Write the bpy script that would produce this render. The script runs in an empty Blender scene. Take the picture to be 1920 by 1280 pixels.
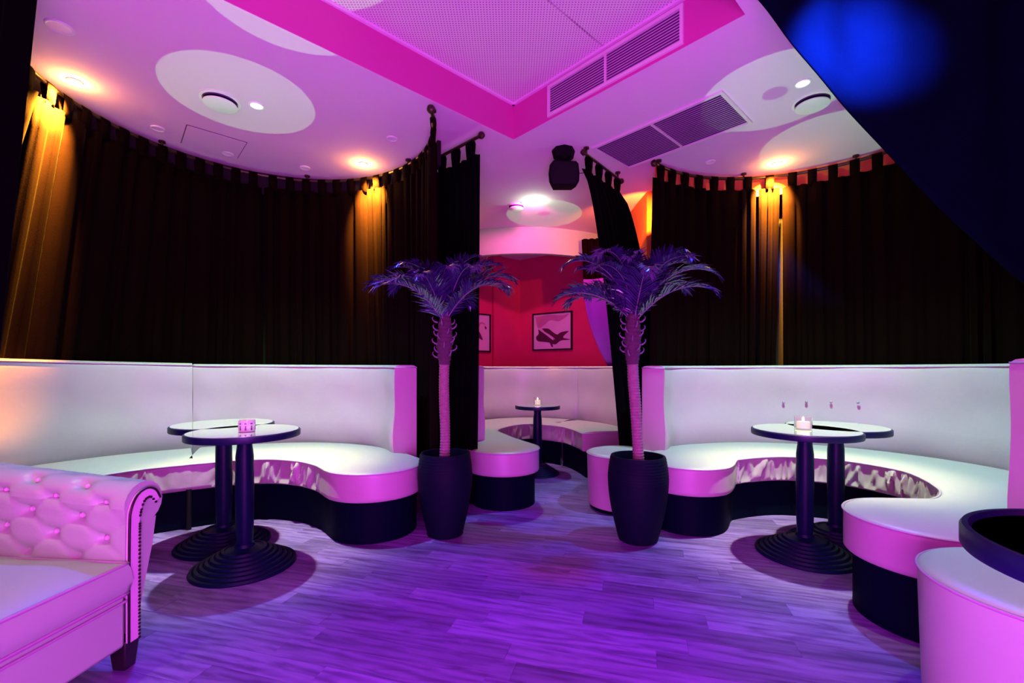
import bpy, math, random
from mathutils import Vector, Matrix
random.seed(7)
PI = math.pi
C = bpy.context.scene.collection
sc = bpy.context.scene

# ------------------------------------------------------------------ camera
EYE, HOR, FPX = 1.08, 690.0, 840.0
ZC = 2.95           # soffit ceiling
ZT = 3.24           # recessed ceiling
cam = bpy.data.cameras.new('camera'); camo = bpy.data.objects.new('camera', cam); C.objects.link(camo)
camo.location = (0, 0, EYE); camo.rotation_euler = (PI/2, 0, 0)
cam.sensor_width = 36; cam.lens = FPX/1920*36; cam.shift_y = (HOR-640)/1920
cam.clip_start = 0.05
sc.camera = camo

def P(u, v, z):
    """point of the horizontal plane z that lies behind photo pixel u,v"""
    d = FPX*(EYE-z)/(v-HOR)
    return Vector(((u-960)/FPX*d, d, z))

# ------------------------------------------------------------------ world, exposure, big lights
w = bpy.data.worlds.new('world'); sc.world = w; w.use_nodes = True
w.node_tree.nodes['Background'].inputs[0].default_value = (0.012, 0.004, 0.02, 1)
w.node_tree.nodes['Background'].inputs[1].default_value = 0.5
sc.view_settings.view_transform = 'Standard'; sc.view_settings.look = 'None'
sc.view_settings.exposure = 0.0; sc.view_settings.gamma = 1.0; sc.view_settings.use_curve_mapping = False

def aim(o, target):
    d = Vector(target)-o.location
    o.rotation_euler = d.to_track_quat('-Z', 'Y').to_euler()

def area(name, loc, target, size, power, col, sy=None):
    l = bpy.data.lights.new(name, 'AREA'); l.energy = power; l.color = col; l.size = size
    if sy: l.shape = 'RECTANGLE'; l.size_y = sy
    o = bpy.data.objects.new(name, l); C.objects.link(o); o.location = loc; aim(o, target)
    return o

def spot(name, loc, target, power, col, half_deg, blend=0.3, r=0.03, parent=None):
    l = bpy.data.lights.new(name, 'SPOT'); l.energy = power; l.color = col
    l.spot_size = math.radians(half_deg*2); l.spot_blend = blend; l.shadow_soft_size = r
    o = bpy.data.objects.new(name, l); C.objects.link(o); o.location = loc; aim(o, target)
    if parent:
        o.parent = parent; o.location = Vector(loc)-parent.location
    return o

area('pink_wash_left', (-2.3, -0.9, 1.7), (0.8, 3.0, 1.5), 1.4, 42, (1.0, 0.002, 0.50), 1.0)
area('pink_wash_right', (1.9, -1.1, 1.7), (-0.8, 3.0, 1.8), 1.4, 32, (1.0, 0.002, 0.60), 1.0)
area('ceiling_wash', (0.0, -1.0, 1.0), (0.2, 2.8, 2.95), 2.0, 92, (0.84, 0.16, 1.0), 1.0)
area('ceiling_wash_low', (0.1, -0.1, 0.35), (0.4, 4.2, 2.95), 0.9, 85, (0.70, 0.08, 1.0), 0.7)
area('violet_floor_wash', (0.2, 1.0, 3.15), (0.35, 2.6, 0), 1.0, 7, (0.15, 0.0, 1.0), 1.0)

LEFT_LAMP = Vector((-1.62, 2.87, ZC-0.03)); RIGHT_LAMP = Vector((1.88, 2.80, ZC-0.03)); MID_LAMP = Vector((0.15, 4.9, ZC-0.03))
LAMP_W = (0.34, 1.0, 0.19); LAMP_B = (0.01, 0.035, 1.0)

# ------------------------------------------------------------------ materials
def nt(name):
    m = bpy.data.materials.new(name); m.use_nodes = True
    t = m.node_tree; return m, t, t.nodes['Principled BSDF']

def mat(name, col, rough=0.6, metal=0.0, spec=0.5, noise=0.0, nscale=20, bump=0.0, bscale=60, sheen=0.0, coat=0.0, emit=None, es=0.0, sheencol=None, ior=None):
    m, t, b = nt(name)
    b.inputs['Base Color'].default_value = (*col, 1)
    b.inputs['Roughness'].default_value = rough
    b.inputs['Metallic'].default_value = metal
    b.inputs['Specular IOR Level'].default_value = spec
    if ior: b.inputs['IOR'].default_value = ior
    if sheen:
        b.inputs['Sheen Weight'].default_value = sheen; b.inputs['Sheen Roughness'].default_value = 0.35
        if sheencol: b.inputs['Sheen Tint'].default_value = (*sheencol, 1)
    if coat: b.inputs['Coat Weight'].default_value = coat; b.inputs['Coat Roughness'].default_value = 0.06
    if emit:
        b.inputs['Emission Color'].default_value = (*emit, 1); b.inputs['Emission Strength'].default_value = es
    tc = t.nodes.new('ShaderNodeTexCoord')
    if noise:
        n = t.nodes.new('ShaderNodeTexNoise'); n.inputs['Scale'].default_value = nscale; n.inputs['Detail'].default_value = 6
        t.links.new(tc.outputs['Object'], n.inputs['Vector'])
        mx = t.nodes.new('ShaderNodeMixRGB'); mx.blend_type = 'MULTIPLY'; mx.inputs[0].default_value = noise
        mx.inputs[1].default_value = (*col, 1); t.links.new(n.outputs['Fac'], mx.inputs[2])
        t.links.new(mx.outputs[0], b.inputs['Base Color'])
    if bump:
        n2 = t.nodes.new('ShaderNodeTexNoise'); n2.inputs['Scale'].default_value = bscale; n2.inputs['Detail'].default_value = 5
        t.links.new(tc.outputs['Object'], n2.inputs['Vector'])
        bp = t.nodes.new('ShaderNodeBump'); bp.inputs['Strength'].default_value = bump; bp.inputs['Distance'].default_value = 0.01
        t.links.new(n2.outputs['Fac'], bp.inputs['Height']); t.links.new(bp.outputs[0], b.inputs['Normal'])
    return m

M = {}
M['leather'] = mat('white_leather', (0.45, 0.305, 0.38), 0.42, bump=0.10, bscale=26, noise=0.12, nscale=5)
M['leather2'] = mat('soft_white_leather', (0.40, 0.52, 0.38), 0.38, bump=0.08, bscale=120, noise=0.10, nscale=6)
M['piping'] = mat('piping_leather', (0.40, 0.24, 0.38), 0.4)
M['plinth'] = mat('black_plinth', (0.001, 0.0025, 0.010), 0.55, spec=.03, bump=0.05)
M['ceil'] = mat('ceiling_paint', (0.78, 0.56, 0.78), 0.85, bump=0.05, bscale=200, noise=0.05, nscale=2)
M['soffit'] = mat('soffit_paint', (0.54, 0.05, 0.32), 0.8, bump=0.05, bscale=200)
M['cream'] = mat('cream_plaster', (0.36, 0.56, 0.36), 0.8, bump=0.05, bscale=90)
M['red'] = mat('red_wall', (0.66, 0.02, 0.13), 0.75, noise=0.25, nscale=3, bump=0.05)
M['orange'] = mat('orange_lit_wall', (0.72, 0.16, 0.04), 0.8, noise=0.3, nscale=14)
M['darkwall'] = mat('dark_wall', (0.008, 0.004, 0.005), 0.9, noise=0.3, nscale=4)
M['black'] = mat('black_metal', (0.004, 0.004, 0.005), 0.4, spec=0.2)
M['rod'] = mat('bronze_rod', (0.05, 0.03, 0.02), 0.35, metal=0.6)
M['velvet'] = mat('brown_velvet', (0.0050, 0.0018, 0.0016), 0.85, spec=0.015, sheen=0.006, sheencol=(0.9, 0.7, 0.5), noise=0.35, nscale=9, bump=0.15, bscale=160)
M['blackvelvet'] = mat('black_velvet', (0.0015, 0.0015, 0.002), 0.9, spec=0.02, sheen=0.004, noise=0.3, nscale=8, bump=0.15, bscale=160)
M['bluevelvet'] = mat('thin_black_velvet', (0.0012, 0.003, 0.011), 0.9, spec=0.01, noise=0.5, nscale=5, bump=0.2, bscale=60)
M['violet'] = mat('violet_drape', (0.22, 0.02, 0.5), 0.6, noise=0.2)
M['tabletop'] = mat('glossy_tabletop', (0.42, 0.42, 0.42), 0.12, spec=0.9, coat=1.0, ior=1.8)  # pale base stands in for bright reflections on the black gloss
M['blackgloss'] = mat('black_gloss_top', (0.012, 0.012, 0.03), 0.05, spec=1.0, coat=1.0, ior=1.7)
M['edge'] = mat('table_edge_band', (0.004, 0.006, 0.035), 0.4, spec=.25)
M['iron'] = mat('cast_iron', (0.002, 0.004, 0.026), 0.42, spec=0.12, bump=0.08)
M['pot'] = mat('slate_pot', (0.0025, 0.005, 0.016), 0.6, spec=.08, noise=0.4, nscale=18, bump=0.15, bscale=120)
M['soil'] = mat('potting_soil', (0.02, 0.012, 0.01), 0.95, bump=0.8, bscale=80)
M['trunk'] = mat('palm_trunk', (0.30, 0.17, 0.20), 0.7, noise=0.5, nscale=40, bump=0.5, bscale=90)
M['fiber'] = mat('palm_fibre', (0.09, 0.03, 0.07), 0.85, noise=0.5, nscale=60, bump=0.6, bscale=150)
M['frond'] = mat('palm_leaflet', (0.028, 0.012, 0.095), 0.16, spec=0.8, noise=0.4, nscale=12)
M['rachis'] = mat('palm_stem', (0.16, 0.09, 0.20), 0.4)
M['white'] = mat('white_fitting', (0.78, 0.76, 0.78), 0.5)
M['ventwhite'] = mat('vent_enamel', (0.70, 0.62, 0.68), 0.45)
M['ventdark'] = mat('vent_shadow', (0.10, 0.012, 0.16), 0.8)
M['seam'] = mat('seam_gap', (0.10, 0.04, 0.09), 0.9)
M['speaker'] = mat('speaker_housing', (0.002, 0.002, 0.003), 0.7, spec=.1, bump=0.1)
M['frame'] = mat('black_frame', (0.012, 0.006, 0.010), 0.35)
M['paper'] = mat('print_paper', (0.82, 0.68, 0.76), 0.6, noise=0.35, nscale=3)
M['ink'] = mat('print_ink', (0.10, 0.008, 0.05), 0.7, noise=0.5, nscale=9)
M['inkpale'] = mat('print_wash', (0.62, 0.26, 0.44), 0.7, noise=0.4, nscale=5)
M['legblack'] = mat('black_wood', (0.012, 0.009, 0.010), 0.35)
M['chrome'] = mat('chrome', (0.75, 0.75, 0.8), 0.12, metal=1.0)
M['nail'] = mat('dark_nail', (0.03, 0.012, 0.02), 0.3, metal=0.6)
M['trim'] = mat('leather_trim', (0.62, 0.45, 0.55), 0.4)
M['candle'] = mat('candle_wax', (0.9, 0.85, 0.7), 0.5, emit=(1.0, 0.85, 0.55), es=0.55)
M['flame'] = mat('candle_flame', (1, 0.8, 0.4), 0.5, emit=(1.0, 0.75, 0.35), es=6)
M['patterned'] = mat('patterned_glass', (0.62, 0.55, 0.60), 0.2)
M['inkglass'] = mat('glass_pattern', (0.14, 0.02, 0.12), 0.4)

def glass(name, col):
    m, t, b = nt(name)
    b.inputs['Base Color'].default_value = (*col, 1); b.inputs['Roughness'].default_value = 0.12
    b.inputs['Transmission Weight'].default_value = 0.9; b.inputs['IOR'].default_value = 1.3
    return m
M['glass'] = glass('frosted_glass', (0.95, 0.95, 0.92))

def emitter(name, col, s):
    m, t, b = nt(name); b.inputs['Base Color'].default_value = (*col, 1)
    b.inputs['Emission Color'].default_value = (*col, 1); b.inputs['Emission Strength'].default_value = s
    return m
M['lamp_white'] = emitter('lamp_white', (0.85, 1.0, 0.92), 1.0)
M['lamp_gold'] = emitter('lamp_gold', (1.0, 0.75, 0.25), 2.5)
M['lamp_off'] = mat('lamp_lens_off', (0.90, 0.84, 0.90), 0.35)

def wood():
    m, t, b = nt('stained_oak')
    L = t.links.new; N = t.nodes.new
    tc = N('ShaderNodeTexCoord'); oi = N('ShaderNodeObjectInfo'); ge = N('ShaderNodeNewGeometry')
    add = N('ShaderNodeMath'); add.operation = 'ADD'; L(oi.outputs['Random'], add.inputs[0]); L(ge.outputs['Random Per Island'], add.inputs[1])
    mul = N('ShaderNodeMath'); mul.operation = 'MULTIPLY'; mul.inputs[1].default_value = 17.0; L(add.outputs[0], mul.inputs[0])
    comb = N('ShaderNodeCombineXYZ'); L(mul.outputs[0], comb.inputs[0]); L(mul.outputs[0], comb.inputs[1])
    va = N('ShaderNodeVectorMath'); va.operation = 'ADD'; L(tc.outputs['Object'], va.inputs[0]); L(comb.outputs[0], va.inputs[1])
    mp = N('ShaderNodeMapping'); mp.inputs['Scale'].default_value = (1.3, 7.5, 1); L(va.outputs[0], mp.inputs[0])
    n = N('ShaderNodeTexNoise'); n.inputs['Scale'].default_value = 2.2; n.inputs['Detail'].default_value = 9; n.inputs['Distortion'].default_value = 2.2; L(mp.outputs[0], n.inputs['Vector'])
    wv = N('ShaderNodeTexWave'); wv.bands_direction = 'Y'; wv.inputs['Scale'].default_value = 0.8; wv.inputs['Distortion'].default_value = 14; wv.inputs['Detail'].default_value = 3; L(mp.outputs[0], wv.inputs['Vector'])
    mixf = N('ShaderNodeMath'); mixf.operation = 'MULTIPLY_ADD'; mixf.inputs[1].default_value = 0.22; L(wv.outputs['Fac'], mixf.inputs[0]); L(n.outputs['Fac'], mixf.inputs[2])
    cr = N('ShaderNodeValToRGB'); L(mixf.outputs[0], cr.inputs[0]); cr.color_ramp.interpolation = 'EASE'
    e = cr.color_ramp.elements; e[0].position = 0.28; e[0].color = (0.10, 0.026, 0.17, 1); e[1].position = 0.85; e[1].color = (0.225, 0.10, 0.37, 1)
    fr = N('ShaderNodeMath'); fr.operation = 'FRACT'; L(add.outputs[0], fr.inputs[0])
    mr = N('ShaderNodeMapRange'); mr.inputs[3].default_value = 0.66; mr.inputs[4].default_value = 1.18; L(fr.outputs[0], mr.inputs[0])
    mx = N('ShaderNodeMixRGB'); mx.blend_type = 'MULTIPLY'; mx.inputs[0].default_value = 1; L(cr.outputs[0], mx.inputs[1]); L(mr.outputs[0], mx.inputs[2])
    L(mx.outputs[0], b.inputs['Base Color'])
    b.inputs['Roughness'].default_value = 0.45; b.inputs['Specular IOR Level'].default_value = 0.25
    bp = N('ShaderNodeBump'); bp.inputs['Strength'].default_value = 0.06; bp.inputs['Distance'].default_value = 0.004; L(mixf.outputs[0], bp.inputs['Height']); L(bp.outputs[0], b.inputs['Normal'])
    return m
M['wood'] = wood()

def perforated():
    m, t, b = nt('perforated_acoustic_board')
    L = t.links.new; N = t.nodes.new
    tc = N('ShaderNodeTexCoord'); mp = N('ShaderNodeMapping'); mp.inputs['Scale'].default_value = (55, 55, 55); L(tc.outputs['Object'], mp.inputs[0])
    fr = N('ShaderNodeVectorMath'); fr.operation = 'FRACTION'; L(mp.outputs[0], fr.inputs[0])
    sub = N('ShaderNodeVectorMath'); sub.operation = 'SUBTRACT'; sub.inputs[1].default_value = (0.5, 0.5, 0.5); L(fr.outputs[0], sub.inputs[0])
    m2 = N('ShaderNodeVectorMath'); m2.operation = 'MULTIPLY'; m2.inputs[1].default_value = (1, 1, 0); L(sub.outputs[0], m2.inputs[0])
    ln = N('ShaderNodeVectorMath'); ln.operation = 'LENGTH'; L(m2.outputs[0], ln.inputs[0])
    cr = N('ShaderNodeValToRGB'); cr.color_ramp.elements[0].position = 0.2; cr.color_ramp.elements[1].position = 0.3
    cr.color_ramp.elements[0].color = (0.30, 0.20, 0.28, 1); cr.color_ramp.elements[1].color = (0.74, 0.66, 0.72, 1); L(ln.outputs['Value'], cr.inputs[0])
    L(cr.outputs[0], b.inputs['Base Color']); b.inputs['Roughness'].default_value = 0.85
    return m
M['perf'] = perforated()

# ------------------------------------------------------------------ mesh helpers
class MB:
    def __init__(s): s.v = []; s.f = []
    def add(s, vs, fs):
        o = len(s.v); s.v += [tuple(p) for p in vs]; s.f += [tuple(i+o for i in f) for f in fs]; return s
    def box(s, c, d, rot=None, axes=None):
        hx, hy, hz = d[0]/2, d[1]/2, d[2]/2
        vs = [Vector((x, y, z)) for x in (-hx, hx) for y in (-hy, hy) for z in (-hz, hz)]
        if axes: vs = [axes[0]*p.x+axes[1]*p.y+axes[2]*p.z for p in vs]
        elif rot: m = Matrix.Rotation(rot, 3, 'Z'); vs = [m @ p for p in vs]
        return s.add([p+Vector(c) for p in vs], [(0, 1, 3, 2), (4, 6, 7, 5), (0, 4, 5, 1), (2, 3, 7, 6), (0, 2, 6, 4), (1, 5, 7, 3)])
    def tube(s, pts, r, n=10, caps=True, closed=False):
        pts = [Vector(p) for p in pts]; k = len(pts)
        rs = r if isinstance(r, (list, tuple)) else [r]*k
        up = Vector((0, 0, 1)); vs = []; fs = []
        prev = None
        for i, p in enumerate(pts):
            if closed: d = pts[(i+1) % k]-pts[i-1]
            else: d = pts[min(i+1, k-1)]-pts[max(i-1, 0)]
            d.normalize()
            if prev is None: a = d.orthogonal() if abs(d.dot(up)) > 0.95 else d.cross(up)
            else: a = prev-d*prev.dot(d)
            a.normalize(); prev = a; b = d.cross(a)
            for j in range(n):
                t = 2*PI*j/n; vs.append(p+(a*math.cos(t)+b*math.sin(t))*rs[i])
        m = k if closed else k-1
        for i in range(m):
            for j in range(n):
                i2 = (i+1) % k
                fs.append((i*n+j, i*n+(j+1) % n, i2*n+(j+1) % n, i2*n+j))
        if caps and not closed:
            fs.append(tuple(range(n))[::-1]); fs.append(tuple((k-1)*n+j for j in range(n)))
        return s.add(vs, fs)
    def lathe(s, prof, n=48, c=(0, 0, 0), close=True):
        vs = []; fs = []
        for r, z in prof:
            for j in range(n):
                t = 2*PI*j/n; vs.append((c[0]+r*math.cos(t), c[1]+r*math.sin(t), c[2]+z))
        k = len(prof)
        for i in range(k-1):
            for j in range(n): fs.append((i*n+j, i*n+(j+1) % n, (i+1)*n+(j+1) % n, (i+1)*n+j))
        if close:
            fs.append(tuple(range(n))[::-1]); fs.append(tuple((k-1)*n+j for j in range(n)))
        return s.add(vs, fs)
    def grid(s, fn, nu, nv, double=0.0):
        vs = [fn(i/(nu-1), j/(nv-1)) for i in range(nu) for j in range(nv)]
        fs = [(i*nv+j, (i+1)*nv+j, (i+1)*nv+j+1, i*nv+j+1) for i in range(nu-1) for j in range(nv-1)]
        return s.add(vs, fs)
    def ball(s, c, r, n=8, sz=1.0):
        pr = [(max(1e-4, r*math.sin(PI*i/n)), -r*sz*math.cos(PI*i/n)) for i in range(n+1)]
        return s.lathe(pr, max(8, n), c)
    def poly(s, pts): return s.add(pts, [tuple(range(len(pts)))])

def obj(name, mb, m, parent=None, smooth=35, world=False, bevel=0, bseg=2, subsurf=0, solid=0):
    me = bpy.data.meshes.new(name)
    v = mb.v
    if parent is not None and world:
        pl = parent.location
        v = [(p[0]-pl.x, p[1]-pl.y, p[2]-pl.z) for p in v]
    me.from_pydata(v, [], mb.f); me.validate(); me.update()
    if smooth:
        me.polygons.foreach_set('use_smooth', [True]*len(me.polygons))
        if smooth < 180: me.set_sharp_from_angle(angle=math.radians(smooth))
    me.materials.append(m if not isinstance(m, str) else M[m])
    o = bpy.data.objects.new(name, me); C.objects.link(o)
    if parent is not None: o.parent = parent
    if solid: q = o.modifiers.new('solid', 'SOLIDIFY'); q.thickness = solid; q.offset = 0
    if bevel: q = o.modifiers.new('bevel', 'BEVEL'); q.width = bevel; q.segments = bseg; q.limit_method = 'ANGLE'
    if subsurf: q = o.modifiers.new('sub', 'SUBSURF'); q.levels = subsurf; q.render_levels = subsurf
    return o

def thing(name, label, cat, loc=(0, 0, 0), rotz=0, group=None):
    o = bpy.data.objects.new(name, None); C.objects.link(o); o.location = loc; o.rotation_euler = (0, 0, rotz)
    o.empty_display_size = 0.05
    o['label'] = label; o['category'] = cat
    if group: o['group'] = group
    return o
def tag(o, label, cat, group=None):
    o['label'] = label; o['category'] = cat
    if group: o['group'] = group
    return o
def struct(name, mb, m, parent=None, **k):
    o = obj(name, mb, m, parent, **k)
    if parent is None: o['kind'] = 'structure'
    return o
def dup(root, loc, label=None, rotz=None):
    r = root.copy(); C.objects.link(r); r.location = loc
    if rotz is not None: r.rotation_euler = (0, 0, rotz)
    if label: r['label'] = label
    for ch in list(root.children):
        c = ch.copy(); C.objects.link(c); c.parent = r
        for g in ch.children:
            d = g.copy(); C.objects.link(d); d.parent = c
    return r

def catmull(pts, step=0.02):
    """dense points through control tuples of any dimension"""
    pts = [Vector(p) for p in pts]; out = []
    P_ = [pts[0]*2-pts[1]]+pts+[pts[-1]*2-pts[-2]]
    for i in range(1, len(P_)-2):
        a, b, c, d = P_[i-1], P_[i], P_[i+1], P_[i+2]
        n = max(2, int((c-b).length/step))
        for k in range(n):
            t = k/n
            out.append(0.5*((2*b)+(c-a)*t+(2*a-5*b+4*c-d)*t*t+(3*b-a-3*c+d)*t*t*t))
    out.append(pts[-1]); return out

# ================================================================== THE SETTING
A = Vector((0.7286, 0.685, 0)).normalized(); B = Vector((-A.y, A.x, 0))     # grid of the recessed ceiling
CC = Vector((0.013, 3.67, 0)); WB = 1.783; LA = 4.2
def AB(a, b, z): p = CC+A*a+B*b; return Vector((p.x, p.y, z))

# ceiling round the recess
mb = MB(); T = 0.003
for a0, a1, b0, b1 in ((0, 7, -7, 7), (-LA-3, -LA, -7, 7), (-LA, 0, 0, 7), (-LA, 0, -7, -WB)):
    c = AB((a0+a1)/2, (b0+b1)/2, ZC+T/2)
    mb.box(c, (a1-a0, b1-b0, T), axes=(A, B, Vector((0, 0, 1))))
struct('ceiling', mb, 'ceil', smooth=0)
# sides of the recess
mb = MB()
for a0, a1, b0, b1 in ((-LA, 0, 0, .05), (-LA, 0, -WB-.05, -WB), (0, .05, -WB-.05, .05), (-LA-.05, -LA, -WB-.05, .05)):
    mb.box(AB((a0+a1)/2, (b0+b1)/2, (ZC+ZT)/2+.002), (a1-a0, b1-b0, ZT-ZC), axes=(A, B, Vector((0, 0, 1))))
struct('trim_1', mb, 'soffit', smooth=0)
rc = bpy.data.objects.new('ceiling_recess', None); C.objects.link(rc); rc['kind'] = 'structure'; rc.location = AB(-LA/2, -WB/2, ZT)
hw = WB/2
for i in range(2):
    for j in range(3):
        mb = MB(); L_ = LA/3
        mb.box(AB(-(j+.5)*L_, -(i+.5)*hw, ZT+.015), (L_-.001, hw-.012, .03), axes=(A, B, Vector((0, 0, 1))))
        obj('ceiling_board', mb, 'perf', rc, smooth=0, world=True)
mb = MB(); mb.box(AB(-LA/2, -WB/2, ZT+.045), (LA+.1, WB+.1, .02), axes=(A, B, Vector((0, 0, 1))))
obj('backing_board', mb, 'seam', rc, smooth=0, world=True)
mb = MB()       # thin bead in the angle
for a0, a1, b0, b1 in ((-LA, 0, -.02, 0), (-LA, 0, -WB, -WB+.02), (-.02, 0, -WB, 0)):
    mb.box(AB((a0+a1)/2, (b0+b1)/2, ZT-.008), (a1-a0, b1-b0, .016), axes=(A, B, Vector((0, 0, 1))))
struct('trim_2', mb, 'ceil', smooth=0)

# floor: boards
FD = Vector((0.963, -0.269, 0)).normalized(); FN = Vector((-FD.y, FD.x, 0))
mb = MB(); mb.box((0, 3.5, -.03), (12, 13, .03)); floor = struct('floor', mb, 'darkwall', smooth=0)
PL, PW, PT = 0.82, 0.104, 0.014
pm = MB(); pm.box((0, 0, 0), (PL-.001, PW-.001, PT))
src = None; cands = []
rng = random.Random(3)
for j in range(-70, 80):
    off = rng.random()*PL
    for i in range(-9, 10):
        c = FD*(i*PL+off)+FN*(j*PW)+Vector((0, 3.0, 0))
        if not (-5.5 < c.x < 5.5 and -2.4 < c.y < 9.3): continue
        vis = 1.25 < c.y < 5.6 and abs(c.x) < 1.2*c.y and -1.9 < c.x < 2.3 and not (c.x > 1.95 and c.y > 3.4) and not (c.x < -1.7 and c.y > 3.5) and not (c.x < -.3 and c.y > 3.9)
        cands.append((0 if vis else 1, c.y, c))
cands.sort(key=lambda t: (t[0], t[1]))
rest = MB()
for k, (fl, yy, c) in enumerate(cands):
    dz = rng.uniform(-.0006, .0006)
    if k < 296:
        if src is None:
            src = obj('floor_plank', pm, 'wood', floor, smooth=0); o = src
        else:
            o = src.copy(); C.objects.link(o)
        o.location = (c.x, c.y, -PT/2+dz); o.rotation_euler = (0, 0, math.atan2(FD.y, FD.x))
    else:
        rest.box((c.dot(FD), c.dot(FN), -PT/2+dz), (PL-.001, PW-.001, PT))
o = obj('floor_planks_beyond', rest, 'wood', floor, smooth=0); o.rotation_euler = (0, 0, math.atan2(FD.y, FD.x)); o['kind'] = 'stuff'

def arc_pts(c, r, a0, a1, n=60):
    return [Vector((c[0]+r*math.cos(math.radians(a0+(a1-a0)*i/n)), c[1]+r*math.sin(math.radians(a0+(a1-a0)*i/n)), 0)) for i in range(n+1)]
def wall_strip(name, pts, z0, z1, m, th=0.06, side=1):
    mb = MB(); n = len(pts); vs = []
    for i, p in enumerate(pts):
        d = (pts[min(i+1, n-1)]-pts[max(i-1, 0)]).normalized(); nn = Vector((-d.y, d.x, 0))*th*side
        for q in (p, p+nn):
            vs += [(q.x, q.y, z0), (q.x, q.y, z1)]
    fs = []
    for i in range(n-1):
        a = i*4; b = a+4
        fs += [(a, b, b+1, a+1), (a+2, a+3, b+3, b+2), (a+1, b+1, b+3, a+3), (a, a+2, b+2, b)]
    fs += [(0, 1, 3, 2), ((n-1)*4, (n-1)*4+2, (n-1)*4+3, (n-1)*4+1)]
    mb.add(vs, fs); return struct(name, mb, m, smooth=30)

LC = (-1.79, 3.15); LR = 1.22          # rail ring of the left alcove
RC = (2.12, 3.03); RR = 1.28           # rail ring of the right alcove
wall_strip('wall_left', arc_pts((-1.95, 2.95), 1.78, 235, 62), 0, ZC, 'darkwall')
wall_strip('wall_right', arc_pts((2.15, 3.0), 1.62, 108, -70), 0, ZC, 'darkwall')
wall_strip('trim_3', arc_pts(RC, RR+.10, 125, 10), ZC-.20, ZC-.001, 'orange', th=.03, side=-1)  # cream band, the gold light on it put into an orange colour
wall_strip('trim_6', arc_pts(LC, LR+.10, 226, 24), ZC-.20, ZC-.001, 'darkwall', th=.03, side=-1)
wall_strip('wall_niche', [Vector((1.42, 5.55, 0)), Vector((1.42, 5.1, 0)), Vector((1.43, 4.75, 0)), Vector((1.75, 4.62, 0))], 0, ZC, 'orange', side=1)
# far room
CO = Vector((0.14, 7.76, 0))
wall_strip('wall_back_right', [CO, CO+Vector((.80, -.60, 0))*3.2], 0, ZC, 'red')
wall_strip('wall_back_left', [CO+Vector((-.80, -.60, 0))*3.2, CO], 0, ZC, 'red')
mb = MB(); mb.box((-.255, 7.43, ZC/2), (.16, .07, ZC), rot=math.atan2(.6, .8)); struct('trim_4', mb, 'red', smooth=0)
pel = catmull([(-1.25, 6.55, 0), (-.45, 6.06, 0), (.27, 5.93, 0), (.96, 6.12, 0), (1.7, 6.6, 0)], .1)
wall_strip('trim_5', pel, 2.60, ZC, 'cream', th=.08)
# enclosing walls out of frame
for nme, c, d in (('wall_behind', (0, -2.5, 1.6), (11, .1, 3.4)), ('wall_far_left', (-5.2, 3, 1.6), (.1, 11, 3.4)), ('wall_far_right', (5.2, 3, 1.6), (.1, 11, 3.4)), ('wall_far', (0, 8.8, 1.6), (11, .1, 3.4))):
    mb = MB(); mb.box(c, d); struct(nme, mb, 'darkwall', smooth=0)

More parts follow.
